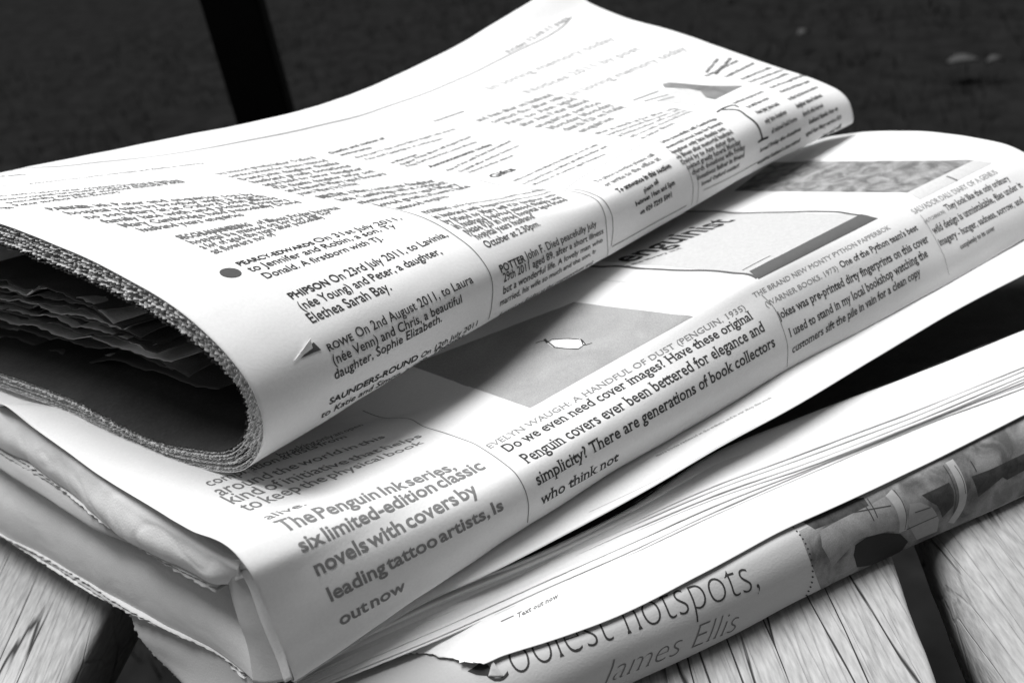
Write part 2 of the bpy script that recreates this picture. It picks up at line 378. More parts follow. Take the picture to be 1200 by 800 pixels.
def slat(x0, x1, r, y=.25, name='slat', lab=None):
    # x0, x1: edges measured across the slats at depth y
    W_ = x1-x0; T_ = .024; prof = []
    def arc(cx, cz, a0, a1):
        for k in range(9):
            a = R_(a0+(a1-a0)*k/8); prof.append((cx+r*math.cos(a), cz+r*math.sin(a)))
    arc(-W_/2+r, -r, 180, 90)
    for k in range(1, 12): prof.append((-W_/2+r+(W_-2*r)*k/12, 0))
    arc(W_/2-r, -r, 90, 0); prof += [(W_/2, -T_), (-W_/2, -T_)]
    c0 = SX*((x0+x1)/2); L0, L1 = .02, .56; ny = 60; V = []; m_ = len(prof)
    for k in range(ny+1):
        t = L0+(L1-L0)*k/ny
        for (px, pz) in prof:
            p = c0+SX*px+SD*t; nzv = fbm((p[0]*6, p[1], 0), 25, x0*10)
            V.append(p+np.array([0, 0, BZ+pz+(.0004*nzv if pz > -.02 else 0)]) + SX*(.0006*fbm((x0, t, px > 0), 30)))
    F = []
    for k in range(ny):
        for j in range(m_): F.append((k*m_+j, k*m_+(j+1) % m_, (k+1)*m_+(j+1) % m_, (k+1)*m_+j))
    F.append(tuple(range(m_-1, -1, -1))); F.append(tuple(ny*m_+j for j in range(m_)))
    return link(name, V, F, M_wood, bench)
# slat edges from the photo, measured across (SX) at bench height
def ax(px, py): p = P(px, py, BZ*1000); return float(p@SX)
xa = (ax(122, 720)+ax(80, 795))/2; xb = (ax(1049, 659)+ax(1098, 795))/2; xc = (ax(1112, 640)+ax(1150, 795))/2
print('slats', xa, xb, xc)
slat(xa-.115, xa, .004); slat(xa+.042, xb-.112-.012, .004); slat(xb-.112, xb, .003); slat(xc, xc+.115, .012)
slat(xa-.115-.135, xa-.135, .004)
def box(name, x0, x1, y0, y1, z0, z1, m, parent):
    bm = bmesh.new(); bmesh.ops.create_cube(bm, size=1)
    for v in bm.verts: v.co = Vector((x0+(x1-x0)*(v.co.x+.5), y0+(y1-y0)*(v.co.y+.5), z0+(z1-z0)*(v.co.z+.5)))
    bmesh.ops.bevel(bm, geom=list(bm.edges), offset=.003, segments=2, affect='EDGES')
    me = D.meshes.new(name); bm.to_mesh(me); bm.free(); me.materials.append(m); o = D.objects.new(name, me); COL.objects.link(o); o.parent = parent; return o
M_iron = mat('black_iron', .004, .7, .2, 40, .1, 500, .1, .2)
for yy in (.07, .50): box('rail', -.46, .52, yy, yy+.045, BZ-.062, BZ-.0262, M_iron, bench)
for xx in (-.45, .47):
    for yy in (.07, .50): box('leg', xx, xx+.04, yy+.003, yy+.042, -.52, BZ-.0622, M_iron, bench)
settle(bench)
post = thing('post', 'black upright post rising from the ground behind the folded newspaper', 'post', (0, 0, 0))
pc = P(289, 60, 160); 
dd = ray(290, 60); tt = .98/dd[1]; pc = CAM+dd*tt; pw = 64*tt/F_PX*.5
post.location = (pc[0], pc[1], -.52)
box('shaft', pc[0]-pw, pc[0]+pw, pc[1]-.02, pc[1]+.02, -.52, .75, M_iron, post)
box('base_plate', pc[0]-pw*1.7, pc[0]+pw*1.7, pc[1]-.045, pc[1]+.045, -.521, -.5105, M_iron, post); settle(post)
def leaf(x, y, s, rot, lab):
    p = P(x, y, -500); V = []; n = 14
    for k in range(n+1):
        t = k/n; wd = s*.34*math.sin(math.pi*t)**.8; zz = .008*math.sin(math.pi*t)
        for sg, e in ((-1, .006), (0, 0), (1, .006)):
            a, b = (t-.5)*s, sg*wd; V.append((p[0]+a*math.cos(rot)-b*math.sin(rot), p[1]+a*math.sin(rot)+b*math.cos(rot), -.485+zz+e))
    o = link('leaf', V, grid_faces(n+1, 3), D.materials.get('dry_leaf') or mat('dry_leaf', .035, .8, .3, 60), thick=.3, label=lab, category='leaf', group='pale leaves on the dark ground')
leaf(942, 50, .035, .3, 'small roundish pale leaf on the dark ground, left of the other two')
leaf(1127, 84, .06, -.2, 'longest pale leaf lying flat on the dark ground at upper right')
leaf(1165, 84, .035, -.1, 'faint small leaf just right of the longest pale leaf')

# ================================================================== TOP NEWSPAPER
UT = P(1000, 140, 0)-P(290, 548, 0); UT /= np.linalg.norm(UT)
ZB = 2.0
def st_top(a, ang, und, front, top, back, zb=ZB):
    A = P(*a, zb); W = wdir(UT, ang)
    u_ = sec(A, W, und); f_ = resample(sec(A, W, front), 6); t_ = resample(sec(A, W, top), 8)[1:]
    b0 = t_[-1]; e = [b0+W*.006+np.array([0, 0, -.009]), b0+W*.004-np.array([0, 0, b0[2]*.55]), b0-W*.012-np.array([0, 0, b0[2]-.005])]  # back brought down shut so no daylight leaks into the hollow
    return u_+f_+t_+e
und = [('w', 95, 1.6), ('w', 50, 1.6), ('w', 16, 1.6)]
S0 = st_top((290, 548), 16, [(-60, 432), (90, 487), (222, 546)], [(290, 548), (308, 520), (308, 490), (295, 455), (270, 420), (230, 380)],
            [(230, 380), (180, 342), (120, 312), (60, 285), (0, 262), ('w', 125, 71), ('w', 165, 67), ('w', 212, 57)], None)
S1 = st_top((572, 377), 12, und, [(572, 377), (578, 345), (570, 310), (545, 285), (500, 258)], [(500, 258), (440, 240), (380, 225), (300, 203), (240, 190), (160, 172)], None)
S2 = st_top((714, 298), 12, und, [(714, 298), (717, 270), (715, 250), (706, 234), (692, 227)], [(692, 227), (662, 223), (605, 219), (560, 210), ('w', 105, 33), ('w', 155, 45.5)], None)
S4 = st_top((814, 240), 12, und, [(814, 240), (817, 215), (812, 195), (800, 180), (782, 171)], [(782, 171), (752, 168), ('w', 60, 28), ('w', 112, 33), ('w', 166, 41)], None)
S5 = st_top((885, 200), 12, und, [(885, 200), (893, 170), (890, 150), (876, 136), (850, 127)], [(850, 127), ('w', 35, 28), ('w', 75, 32), ('w', 120, 38), ('w', 163, 45)], None)
S6 = st_top((1000, 142), 12, und, [(1000, 142), (998, 128), (990, 112), (975, 102), (960, 95)], [(960, 95), (900, 75), (800, 40), (700, 8), (655, -18)], None)
TP = Surf([S0, S1, S2, S4, S5, S6], du=1.6, dv=1.0, vis=(4, 12), usm=10, vsm=2, lump=.35, lumpf=30, seed=3)
print('TP grid', TP.G.shape)
np1 = thing('newspaper', 'topmost folded newspaper with birth and death notices, its rolled fold facing the camera', 'newspaper', tuple(P(575, 378, 0)), 'folded newspapers stacked on the bench')
cov = surf_obj('cover_page', TP, M_paper, np1)
# inner pages, cut ends ragged
def tooth(v, per, ph): x = (v/per+ph) % 1; return abs(x-.5)*2
def inner_page(k, off, recess, amp, crk, rowskip=1):
    G0 = TP.G - TP.N*(off*.001)
    # resample the first 12 mm of u finely
    UL = np.linalg.norm(np.diff(TP.G, axis=0), axis=2).mean(1)*1000; us = np.concatenate([[0], np.cumsum(UL)])
    tgt = np.concatenate([[0, .4, .9, 1.5, 2.4, 3.6, 5.5, 8.5, 13], np.linspace(22, us[-1]-1-recess, 26)])+recess
    G = np.array([[np.interp(tgt, us, G0[:, j, c]) for c in range(3)] for j in range(G0.shape[1])]).transpose(2, 0, 1)
    N = np.array([[np.interp(tgt, us, TP.N[:, j, c]) for c in range(3)] for j in range(G0.shape[1])]).transpose(2, 0, 1)
    v = TP.VS[0]; vd = np.arange(0, v[np.searchsorted(TP.tv, 14.4)], .42)
    def rs(A): return np.array([[np.interp(vd, v, A[i, :, c]) for c in range(3)] for i in range(A.shape[0])]).transpose(0, 2, 1)
    G = rs(G); N = rs(N); T = G[3:4]-G[0:1]; T /= np.linalg.norm(T, axis=2, keepdims=True)+1e-9
    ph = rng.random()
    for i in range(9):
        fall = math.exp(-(tgt[i]-recess)/3.5)
        for j in range(len(vd)):
            q = vd[j]; z = tooth(q, 1.9+.25*math.sin(k), ph+.3*math.sin(q*.2+k))-.5
            w1 = noise.noise(Vector((q*.38, k*3.1, tgt[i]*.15))); w2 = noise.noise(Vector((q*1.3, k*7.7, tgt[i]*.3)))
            G[i, j] += T[0, j]*(.001*amp*fall*(z+.8*w1)) + N[i, j]*(.001*crk*fall*(w1*1.2+w2*.6))
    return G, len(vd)
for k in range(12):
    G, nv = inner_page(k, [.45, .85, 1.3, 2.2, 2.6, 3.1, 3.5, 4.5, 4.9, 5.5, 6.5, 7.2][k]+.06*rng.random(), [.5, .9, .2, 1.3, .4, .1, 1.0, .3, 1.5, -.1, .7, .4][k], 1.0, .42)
    link('page', G.reshape(-1, 3), grid_faces(G.shape[0], nv, TP.sign < 0), M_rim if k < 11 else M_deep_shade, np1, thick=.2)  # innermost page coloured near-black to paint the hollow's shade
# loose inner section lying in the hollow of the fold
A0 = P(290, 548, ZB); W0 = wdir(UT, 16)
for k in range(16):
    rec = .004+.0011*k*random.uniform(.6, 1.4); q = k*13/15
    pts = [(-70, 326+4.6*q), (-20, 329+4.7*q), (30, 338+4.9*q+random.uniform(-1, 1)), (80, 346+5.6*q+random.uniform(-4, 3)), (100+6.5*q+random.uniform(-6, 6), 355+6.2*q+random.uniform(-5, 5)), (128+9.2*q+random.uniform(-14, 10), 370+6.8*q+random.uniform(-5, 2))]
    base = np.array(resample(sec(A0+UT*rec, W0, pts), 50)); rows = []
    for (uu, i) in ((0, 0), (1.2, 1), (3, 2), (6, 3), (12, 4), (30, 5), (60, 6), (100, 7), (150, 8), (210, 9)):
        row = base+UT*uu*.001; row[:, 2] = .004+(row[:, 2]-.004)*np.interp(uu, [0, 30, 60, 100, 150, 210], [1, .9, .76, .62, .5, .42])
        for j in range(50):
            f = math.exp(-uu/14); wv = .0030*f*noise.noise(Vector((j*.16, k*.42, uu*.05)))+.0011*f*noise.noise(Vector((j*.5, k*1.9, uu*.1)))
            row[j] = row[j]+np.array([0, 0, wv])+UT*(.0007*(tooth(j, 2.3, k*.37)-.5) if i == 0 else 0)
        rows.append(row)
    G = np.array(rows); link('page', G.reshape(-1, 3), grid_faces(10, 50), (M_inner_shade, M_rim, M_inner_shade)[k % 3], np1, thick=.25)  # two sheets in three use newsprint darkened for the hollow's shade

# ================================================================== SECOND NEWSPAPER
U2 = P(1200, 279, -25)-P(353, 790, -38); U2[2] = 0; U2 /= np.linalg.norm(U2); W2 = wdir(U2, 15)
def st_mid(a, zb, ang, front, top, ext):
    A = P(*a, zb); W = wdir(U2, ang)
    f_ = resample(sec(A, W, [a]+front), 8); t_ = resample(sec(A, W, [front[-1]]+top), 7)[1:]
    e_ = resample([t_[-1]]+sec(A, W, ext), 5)[1:]
    u_ = [f_[0]+W*.13+np.array([0, 0, .001]), f_[0]+W*.012+np.array([0, 0, -.0005])]
    return u_+f_+t_+e_
N0 = st_mid((345, 797), -39.5, 16.5, [(330, 755), (310, 710), (294, 672), (285, 655), (278, 650)], [(262, 642), (200, 606), (124, 562), (58, 515), (0, 472)], [('w', 150, 1), ('w', 185, -1)])
N1 = st_mid((618, 617), -35.5, 14, [(620, 590), (610, 560), (580, 535), (558, 521)], [(535, 512), (500, 501), (455, 490)], [('w', 85, -9), ('w', 130, -7), ('w', 185, -6)])
N2 = st_mid((922, 434), -31.5, 14, [(924, 408), (918, 384), (905, 357), (885, 330)], [(850, 320), (800, 313), (720, 305)], [('w', 110, -8), ('w', 185, -8)])
N3 = st_mid((1120, 327), -28, 14, [(1112, 300), (1098, 275), (1081, 250), (1060, 236)], [(1010, 227), (955, 223), (885, 223)], [('w', 110, -14), ('w', 150, -15)])
N4 = st_mid((1256, 245), -25, 15, [(1254, 225), (1240, 206), (1215, 187), (1185, 172)], [(1130, 160), (1050, 153), (1000, 156), (940, 167)], [('w', 125, -12), ('w', 145, -17)])
MP = Surf([N0, N1, N2, N3, N4], du=1.6, dv=1.0, vis=(4, 12), usm=10, vsm=2, lump=.55, lumpf=28, seed=9)
print('MP grid', MP.G.shape)
np2 = thing('newspaper', 'second newspaper from the top, showing a book review page with a grey penguin picture', 'newspaper', tuple(P(620, 600, -40)), 'folded newspapers stacked on the bench')
cov2 = surf_obj('cover_page', MP, M_paper, np2)
def rows_surf(rows, **k):                      # rows: lists of (px, py, z) or points, from bottom to top; equal counts
    R = [[P(*c) if len(c) == 3 and not isinstance(c, np.ndarray) else c for c in r] for r in rows]
    return Surf([[R[v][u] for v in range(len(R))] for u in range(len(R[0]))], **k)
def ext(row, w, z, W=None): W = W2 if W is None else W; return [P(*c)+W*w*.001+np.array([0, 0, z*.001]) if not isinstance(c, np.ndarray) else c+W*w*.001+np.array([0, 0, z*.001]) for c in row]
def serr(s, j=0, amp=.4, per=1.7, seed=1):     # ragged cut along v edge j
    T = s.G[:, 1 if j == 0 else -2]-s.G[:, j]; T /= np.linalg.norm(T, axis=1, keepdims=True)+1e-9
    for i in range(s.G.shape[0]): s.G[i, j] -= T[i]*.001*amp*noise.noise(Vector((i*per, seed, 0)))
# flap that leaves the fold (white margin below the fold)
fl = [(345, 800, -43), (420, 752, -42), (500, 705, -40.5), (560, 678, -39), (674, 620, -38), (760, 573, -36.5), (840, 526, -35), (930, 477, -33.5), (1020, 423, -32), (1125, 361, -30.5), (1200, 322, -29), (1300, 268, -28), (1450, 187, -27)]
FS = rows_surf([fl, ext(fl, 7, 1.0), ext(fl, 22, 1.0), [P(*c)+W2*w_*.001 for c, w_ in zip(fl, [140]*10+[115, 60, 14])]], du=2, dv=1, lump=.12, lumpf=25, seed=5)
fo = surf_obj('page', FS, M_paper, np2)
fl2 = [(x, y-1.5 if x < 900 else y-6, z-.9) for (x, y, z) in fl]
FS2 = rows_surf([fl2, [P(*c)+W2*w_*.0002+np.array([0, 0, .0002]) for c, w_ in zip(fl2, [50]*10+[36, 16, 5])], [P(*c)+W2*w_*.001-np.array([0, 0, .001]) for c, w_ in zip(fl2, [50]*10+[36, 16, 5])]], du=2, dv=2, lump=.3, lumpf=25, seed=8); surf_obj('page', FS2, M_inner_shade, np2)  # page under the flap, its colour darkened to deepen the gap's shade
# left side: soft rolled inner section below the cover
at_ = [(-90, 418), (-45, 447), (0, 476), (58, 517), (124, 564), (187, 603), (235, 634), (262, 652), (279, 664)]
ab_ = [(-90, 460), (-45, 491), (0, 523), (62, 562), (117, 607), (158, 637), (212, 667), (252, 686), (279, 686)]
def mixp(a, b, f, z): return [(p[0]+(q[0]-p[0])*f, p[1]+(q[1]-p[1])*f, z) for p, q in zip(a, b)]
ra = [mixp(at_, ab_, 1, -18), mixp(at_, ab_, .95, -15.6), mixp(at_, ab_, .72, -11.2), mixp(at_, ab_, .4, -7.6), mixp(at_, ab_, .12, -5.0), mixp(at_, ab_, 0, -4.6)]
inn = lambda r, a, z: [P(*c)+(U2*a+np.array([0, 0, z]))*.001 for c in r]
AS = rows_surf([inn(ra[0], 22, -1), inn(ra[0], 5, -2)]+ra+[inn(ra[5], 6, -1.2), inn(ra[5], 30, -1.5)], du=1.5, dv=1, vis=(2, 7), lump=.9, lumpf=40, seed=12, crease=.22)
surf_obj('rolled_section', AS, M_page, np2)
bt_ = [(-90, 455), (-45, 488), (0, 519), (41, 548), (77, 572), (115, 603), (152, 628), (180, 640)]
bb_ = [(-90, 484), (-45, 516), (0, 548), (41, 575), (77, 599), (115, 621), (153, 637), (182, 648)]
rb = [mixp(bt_, bb_, 1, -25), mixp(bt_, bb_, .6, -22), mixp(bt_, bb_, .1, -20)]
BS = rows_surf([inn(rb[0], 25, -.5), inn(rb[0], 4, -1)]+rb+[inn(rb[2], 8, 0)], du=1.5, dv=1, vis=(2, 4), lump=.5, lumpf=40, seed=21)
surf_obj('page', BS, M_dim, np2)
# folded corner: spine strips standing upright at the near end of the fold
def strip(name, L_, R_e, m, seed, lump=.35, **kw):
    rows = [[P(*l), P(*l)*.55+P(*r)*.45+np.array([-.0006, -.0006, 0]), P(*r)] for l, r in zip(L_, R_e)]
    s = Surf([list(r) for r in zip(*rows)] if False else rows, du=1.2, dv=.8, lump=lump, lumpf=60, seed=seed); return surf_obj(name, s, m, np2, thick=.3, **kw)
strip('folded_spine', [(266, 678, -14), (272, 700, -20), (280, 730, -27), (291, 765, -36), (297, 800, -45)], [(283, 672, -9), (293, 692, -15), (308, 733, -25), (325, 775, -36), (334, 798, -42)], M_dim, 31)
strip('folded_spine', [(281, 668, -8), (292, 690, -14), (307, 732, -24.5), (324, 774, -35.5), (333, 798, -41.8)], [(290, 665, -6), (303, 689, -12), (318, 724, -21), (333, 762, -31), (342, 795, -39)], M_page, 35, .2)
strip('crumpled_corner', [(262, 655, -5.5), (266, 667, -8), (272, 680, -12)], [(286, 655, -2.5), (291, 664, -5), (287, 678, -10)], M_paper, 44, 1.6)

# ================================================================== THIRD NEWSPAPER (loose sheets)
np3 = thing('newspaper', 'third newspaper from the top, its stepped white page edges below the dark gap', 'newspaper', tuple(P(620, 690, -48)), 'folded newspapers stacked on the bench')
xs_ = [345, 420, 510, 638, 740, 840, 950, 1080, 1200, 1320, 1460]
def ye(pts):
    a = np.array(pts); sl = (a[-1, 1]-a[-2, 1])/(a[-1, 0]-a[-2, 0])
    return [float(np.interp(x, a[:, 0], a[:, 1]))+max(0, x-a[-1, 0])*sl for x in xs_]
crest = ye([(300, 790), (345, 770), (420, 742), (510, 700), (560, 680), (665, 634), (785, 572), (840, 530), (885, 506), (990, 471), (1095, 430), (1200, 388), (1320, 344)])
g1 = ye([(300, 815), (345, 785), (406, 752), (510, 703), (638, 653), (728, 609), (785, 583), (840, 556), (945, 516), (1038, 484), (1110, 450), (1200, 420), (1320, 378)])
g2 = ye([(300, 825), (345, 795), (380, 775), (510, 718), (638, 662), (740, 616), (840, 573), (930, 540), (1050, 497), (1200, 434), (1320, 386)])
g3 = ye([(300, 832), (345, 803), (380, 786), (510, 728), (638, 671), (740, 625), (840, 583), (990, 532), (1200, 444), (1320, 394)])
g4 = ye([(300, 840), (345, 814), (380, 799), (484, 759), (638, 690), (770, 632), (840, 598), (960, 546), (1080, 495), (1200, 450), (1320, 402)])
g5 = [y+4.0 for y in g4]
inr = lambda r, a: [q+U2*a*.001 for q in r]
drop = lambda cr: [inr(ext(cr, 3, -2.5), 1), inr(ext(cr, 8, -9), 3), inr(ext(cr, 14, -13), 6), inr(ext(cr, 150, -15), 10)]
def sheet(y, z, seed, parent, m=M_paper, crest_=None, dz=0):
    row = [(x, yy, z+.0*i) for i, (x, yy) in enumerate(zip(xs_, y))]; lip = [(x, yy, z+.22) for x, yy in zip(xs_, y)]
    z0 = z
    cr = [(x, min(c, yy-5), z+2.2) for x, c, yy in zip(xs_, crest, y)]
    rows = [lip, [tuple(np.array(a)*.85+np.array(b)*.15) for a, b in zip(row, cr)], [tuple((np.array(a)+np.array(b))/2+[0, 0, .5]) for a, b in zip(row, cr)], cr]+drop(cr)
    s = rows_surf(rows, du=1.6, dv=1.5, lump=.22, lumpf=30, seed=seed); serr(s, 0, .12, 1.1, seed)
    return s, surf_obj('page', s, m, parent, thick=.16)
avg = lambda a, b, f: [p_*(1-f)+q_*f for p_, q_ in zip(a, b)]
for n_, yy in enumerate([g1, avg(g1, g2, .7), g2, avg(g2, g3, .6), g3, avg(g3, g4, .55), g4, g5]): sheet(yy, -45.0-.5*n_, 51+n_, np3)
we = [(470, 766, -51), (485, 765, -51), (500, 765, -50.8), (514, 769, -50.6), (530, 771, -50.5), (544, 777, -50.3), (560, 779, -50), (590, 768, -50), (638, 753, -50), (710, 727, -50), (830, 668, -50), (920, 620, -50), (969, 598, -50), (1098, 537, -50), (1200, 486, -50), (1320, 430, -50), (1460, 364, -50)]
wc = [(x, min(float(np.interp(x, xs_, crest)), y-5), z+2.2) for x, y, z in we]
WS = rows_surf([we, [tuple(np.array(a)*.85+np.array(b)*.15+[0, 0, .25]) for a, b in zip(we, wc)], [tuple((np.array(a)+np.array(b))/2+[0, 0, .5]) for a, b in zip(we, wc)], wc]+drop(wc), du=1.0, dv=1.2, lump=.25, lumpf=25, seed=61)
for i in range(WS.G.shape[0]):
    x = WS.px[i, 0, 0]
    if x < 565:
        WS.G[i, 0] += W2*.0012*noise.noise(Vector((i*.9, 0, 0)))+U2*.001*noise.noise(Vector((i*.8, 5, 0)))+np.array([0, 0, .0012*math.exp(-((x-555)/14)**2)])
wo = surf_obj('page', WS, M_paper, np3)
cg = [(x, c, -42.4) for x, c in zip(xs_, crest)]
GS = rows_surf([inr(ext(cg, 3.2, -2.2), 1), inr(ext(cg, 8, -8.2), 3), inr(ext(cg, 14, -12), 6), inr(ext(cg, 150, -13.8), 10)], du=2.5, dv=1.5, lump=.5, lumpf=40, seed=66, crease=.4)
surf_obj('page', GS, M_deep_shade, np3, thick=.2, label='added dark sheet standing for the shade deep in the gap')  # extra sheet over the gap floor, added to turn it black
# left side of the third newspaper: broad soft fold
ct_ = [(-90, 486), (-45, 518), (0, 547), (41, 573), (77, 597), (115, 620), (153, 640), (200, 658), (250, 676), (285, 690)]
cb_ = [(-90, 566), (-45, 595), (0, 625), (50, 652), (100, 681), (143, 707), (200, 737), (260, 768), (285, 787), (305, 806)]
cz1 = [-64, -64, -64, -63, -62, -60, -57, -54, -51, -49]; cz0 = [-29, -29, -29, -29, -29, -29, -29, -29, -29, -29]
def cmix(f, g, push): return [(p[0]+(q[0]-p[0])*f, p[1]+(q[1]-p[1])*f, a+(b-a)*g) for p, q, a, b in zip(ct_, cb_, cz0, cz1)]
rc = [cmix(1, 1, 0), cmix(.93, .86, 0), cmix(.75, .64, 0), cmix(.5, .42, 0), cmix(.25, .27, 0), cmix(0, .16, 0)]
CS = rows_surf([inn(rc[0], 25, 0), inn(rc[0], 4, -.6)]+rc+[inn(rc[5], 10, 2)], du=1.5, dv=1.0, vis=(2, 7), lump=.6, lumpf=24, seed=71, crease=.08)
surf_obj('rolled_section', CS, M_page, np3)
def peek(edge, dy, z0, z1, seed, parent, m=M_page):
    n = len(edge); r = [(x, y+dy*(.7+.5*math.sin(i*1.3+seed)), z0+(z1-z0)*i/(n-1)) for i, (x, y) in enumerate(edge)]
    s = rows_surf([inn(r, 0, 0), inn(r, 3, .4), inn(r, 20, 0)], du=.9, dv=1.5, lump=.4, lumpf=50, seed=seed)
    for i in range(s.G.shape[0]): s.G[i, 0] -= U2*.0007*noise.noise(Vector((i*.35, seed, 0)))
    surf_obj('page', s, m, parent, thick=.2)
peek(ab_[:-1], 3.0, -18.8, -18.6, 3, np2); peek(ab_[:-1], 6.0, -19.9, -19.6, 5, np2, M_dim)
for q_, (dy_, dz_) in enumerate(((3, -.9), (6, -2.0), (8.5, -3.2))): peek(cb_[:-1], dy_, cz1[0]+dz_, cz1[-2]+dz_, 7+q_, np3, (M_page, M_dim, M_page)[q_])

# ================================================================== BOTTOM NEWSPAPER (grey rolled supplement)
np4 = thing('newspaper', 'bottom grey newspaper supplement whose rolled fold reads hotspots above the bench slats', 'newspaper', tuple(P(800, 740, -78)), 'folded newspapers stacked on the bench')
tl = [(395, 806), (480, 765), (565, 771), (640, 748), (710, 722), (830, 664), (930, 613), (1098, 533), (1200, 482), (1320, 426)]
bl = [(400, 960), (480, 922), (565, 884), (640, 848), (712, 814), (840, 754), (945, 699), (1122, 616), (1224, 570), (1345, 512)]
stn = []
for t, b in zip(tl, bl):
    A = P(*b, -76.5); tx, ty = t; bx, by = b; dx, dy = bx-tx, by-ty; L = math.hypot(dx, dy); nx, ny = dy/L, -dx/L
    k = .15*L if True else 0
    mids = [(bx-dx*f+nx*k*4*f*(1-f), by-dy*f+ny*k*4*f*(1-f)) for f in (.12, .28, .48, .68, .86)]
    f_ = resample([P(mx, my, zz) for (mx, my), zz in zip([b]+mids+[t], (-76.5, -71.5, -66.5, -60, -55.5, -52.3, -51.6))], 9); stn.append([f_[0]+W2*.04, f_[0]+W2*.008+np.array([0, 0, -.0008])]+f_+[f_[-1]+W2*.005+np.array([0, 0, -.001]), f_[-1]+W2*.03+np.array([0, 0, -.006])])
    #print(t, [round(float(q[2]*1000)) for q in f_])
RS = Surf(stn, du=1.5, dv=.8, vis=(3, 9), usm=16, vsm=2, lump=.3, lumpf=25, seed=81)
# keep its top below the loose sheets
print('R top z', (RS.G[::12, -12, 2]*1000).round(1), 'min', RS.G[..., 2].min())
cov4 = surf_obj('cover_page', RS, M_dim, np4)
dr = [[(150, 706, -62), (235, 755, -57), (320, 812, -52)], [(162, 742, -68), (236, 778, -63), (325, 836, -58)], [(178, 762, -72), (240, 800, -68), (330, 860, -62)], [(206, 792, -76), (260, 850, -74), (340, 900, -70)]]
DS = rows_surf([ext(dr[0], 0, 0)]+[ext(r, 0, 0) for r in dr[1:]], du=.8, dv=.8, lump=.5, lumpf=40, seed=91)
for j in range(DS.G.shape[1]): DS.G[0, j] += U2*.0016*noise.noise(Vector((j*.9, 3, 0)))+W2*.0008*noise.noise(Vector((j*1.7, 7, 0)))
surf_obj('page', DS, M_dim, np4)

# ================================================================== PRINT
def pr(surf, off=.10): return Print(surf, off)
p = pr(TP, .18)
# --- legible notices, first column
L_ = [("On 31st July 2011,", (372, 285), (472, 257)), ("to Jennifer and Robin, a son, Ty", (295, 319), (465, 266)), ("Donald. A firstborn with TJ.", (312, 327), (450, 281)),
      ("On 23rd July 2011, to Lavinia,", (391, 332), (526, 277)), ("(née Young) and Peter, a daughter,", (354, 364), (519, 297)), ("Elethea Sarah Bay.", (365, 379), (460, 339)),
      ("On 2nd August 2011, to Laura", (419, 396), (555, 331)), ("(née Venn) and Chris, a beautiful", (391, 428), (542, 354)), ("daughter, Sophie Elizabeth.", (392, 445), (518, 376)),
      ("On 12th July 2011", (492, 420), (560, 380)), ("to Katie and Simon, a son, Thomas", (375, 490), (545, 397))]
for n_, (t, a, b) in enumerate(L_): p.line(SANS, t, a, b, k=.92 if n_ < 3 else 1.12)
for t, a, b in (("PEARCY-EDWARDS", (281, 312), (370, 286)), ("PHIPSON", (342, 351), (388, 333)), ("ROWE", (385, 412), (415, 398)), ("SAUNDERS-ROUND", (385, 474), (489, 421))): p.line(BOLD, t, a, b, k=.95)
p.build('birth_notice', ink(.03), cov)
for blk in (((213, 281), (400, 245), (372, 261), (252, 298), 4, 'SECCHI-MANNERING'), ((60, 247), (300, 229), (368, 240), (168, 272), 6, 'PARKER'), ((-10, 232), (212, 212), (224, 215), (20, 242), 4, None),
            ((258, 205), (372, 186), (468, 208), (352, 229), 8, None), ((378, 233), (512, 213), (566, 221), (470, 246), 5, 'BIRTHS'), ((500, 251), (640, 222), (672, 238), (560, 281), 6, 'PICKERING')):
    p.block(LO, blk[:4], blk[4], bold_first=blk[5], k=.8); p.build('column_text', ink(.13), cov)
for t, a, b in (("October at 2.30pm.", (571, 291), (634, 264)), ("John F. Died peacefully July", (618, 305), (699, 265)), ("29th 2011 aged 89, after a short illness", (590, 331), (707, 273)),
                ("but a wonderful life. A lovely man who", (589, 345), (706, 283)), ("married, his wife so much and the son, Ir", (585, 359), (698, 296)), ("funeral on Friday at the crematorium and", (583, 371), (694, 309))):
    p.line(SANS, t, a, b, k=1.22)
p.line(BOLD, "POTTER", (587, 320), (616, 306), k=1.15); p.build('death_notice', ink(.03), cov)
for t, a, b in (("Deaths and notices of", (388, 181), (452, 163)), ("anniversaries", (400, 183), (437, 174)), ("In Memoriam", (460, 192), (490, 182)), ("Announcements today", (505, 197), (578, 170)), ("Gifts", (580, 209), (606, 199)), ("Announcements", (510, 143), (545, 131))):
    p.line(BOLD, t, a, b, k=1.1); p.build('column_heading', ink(.05), cov)
p.line(BOLD, "Announcements, births, marriages and deaths in memory", (36, 216), (240, 192), k=1.3); p.build('column_heading', ink(.05), cov)
for t, a, b in (("Saturday", (-4, 202), (17, 200)), ("and deaths", (-4, 208), (32, 205)), ("notice", (-4, 219), (20, 217)), ("page", (-8, 245), (18, 244))): p.line(BOLD, t, a, b, k=1.2); p.build('column_heading', ink(.05), cov)
for a, b in (((417, 186), (535, 152)), ((430, 188), (520, 163)), ((470, 194), (553, 161)), ((478, 196), (560, 167)), ((525, 201), (600, 166)), ((540, 202), (610, 171)), ((551, 203), (603, 183)), ((603, 213), (702, 170)), ((615, 216), (713, 172)), ((627, 217), (711, 181))):
    pt = p.path(a, b, 5); t = ''
    while LO.lay(t)[2]*2.5 < pt[2]: t += (' ' if t else '')+random.choice(WORDS)
    p.line(LO, t, None, None, 2.9, pth=pt)
p.build('column_text', ink(.10), cov)
p.block(LO, ((562, 143), (650, 112), (748, 128), (682, 156)), 8, k=.8); p.build('column_text', ink(.22), cov)
p.block(LO, ((700, 158), (795, 127), (818, 132), (754, 163)), 5, k=.8); p.build('column_text', ink(.22), cov)
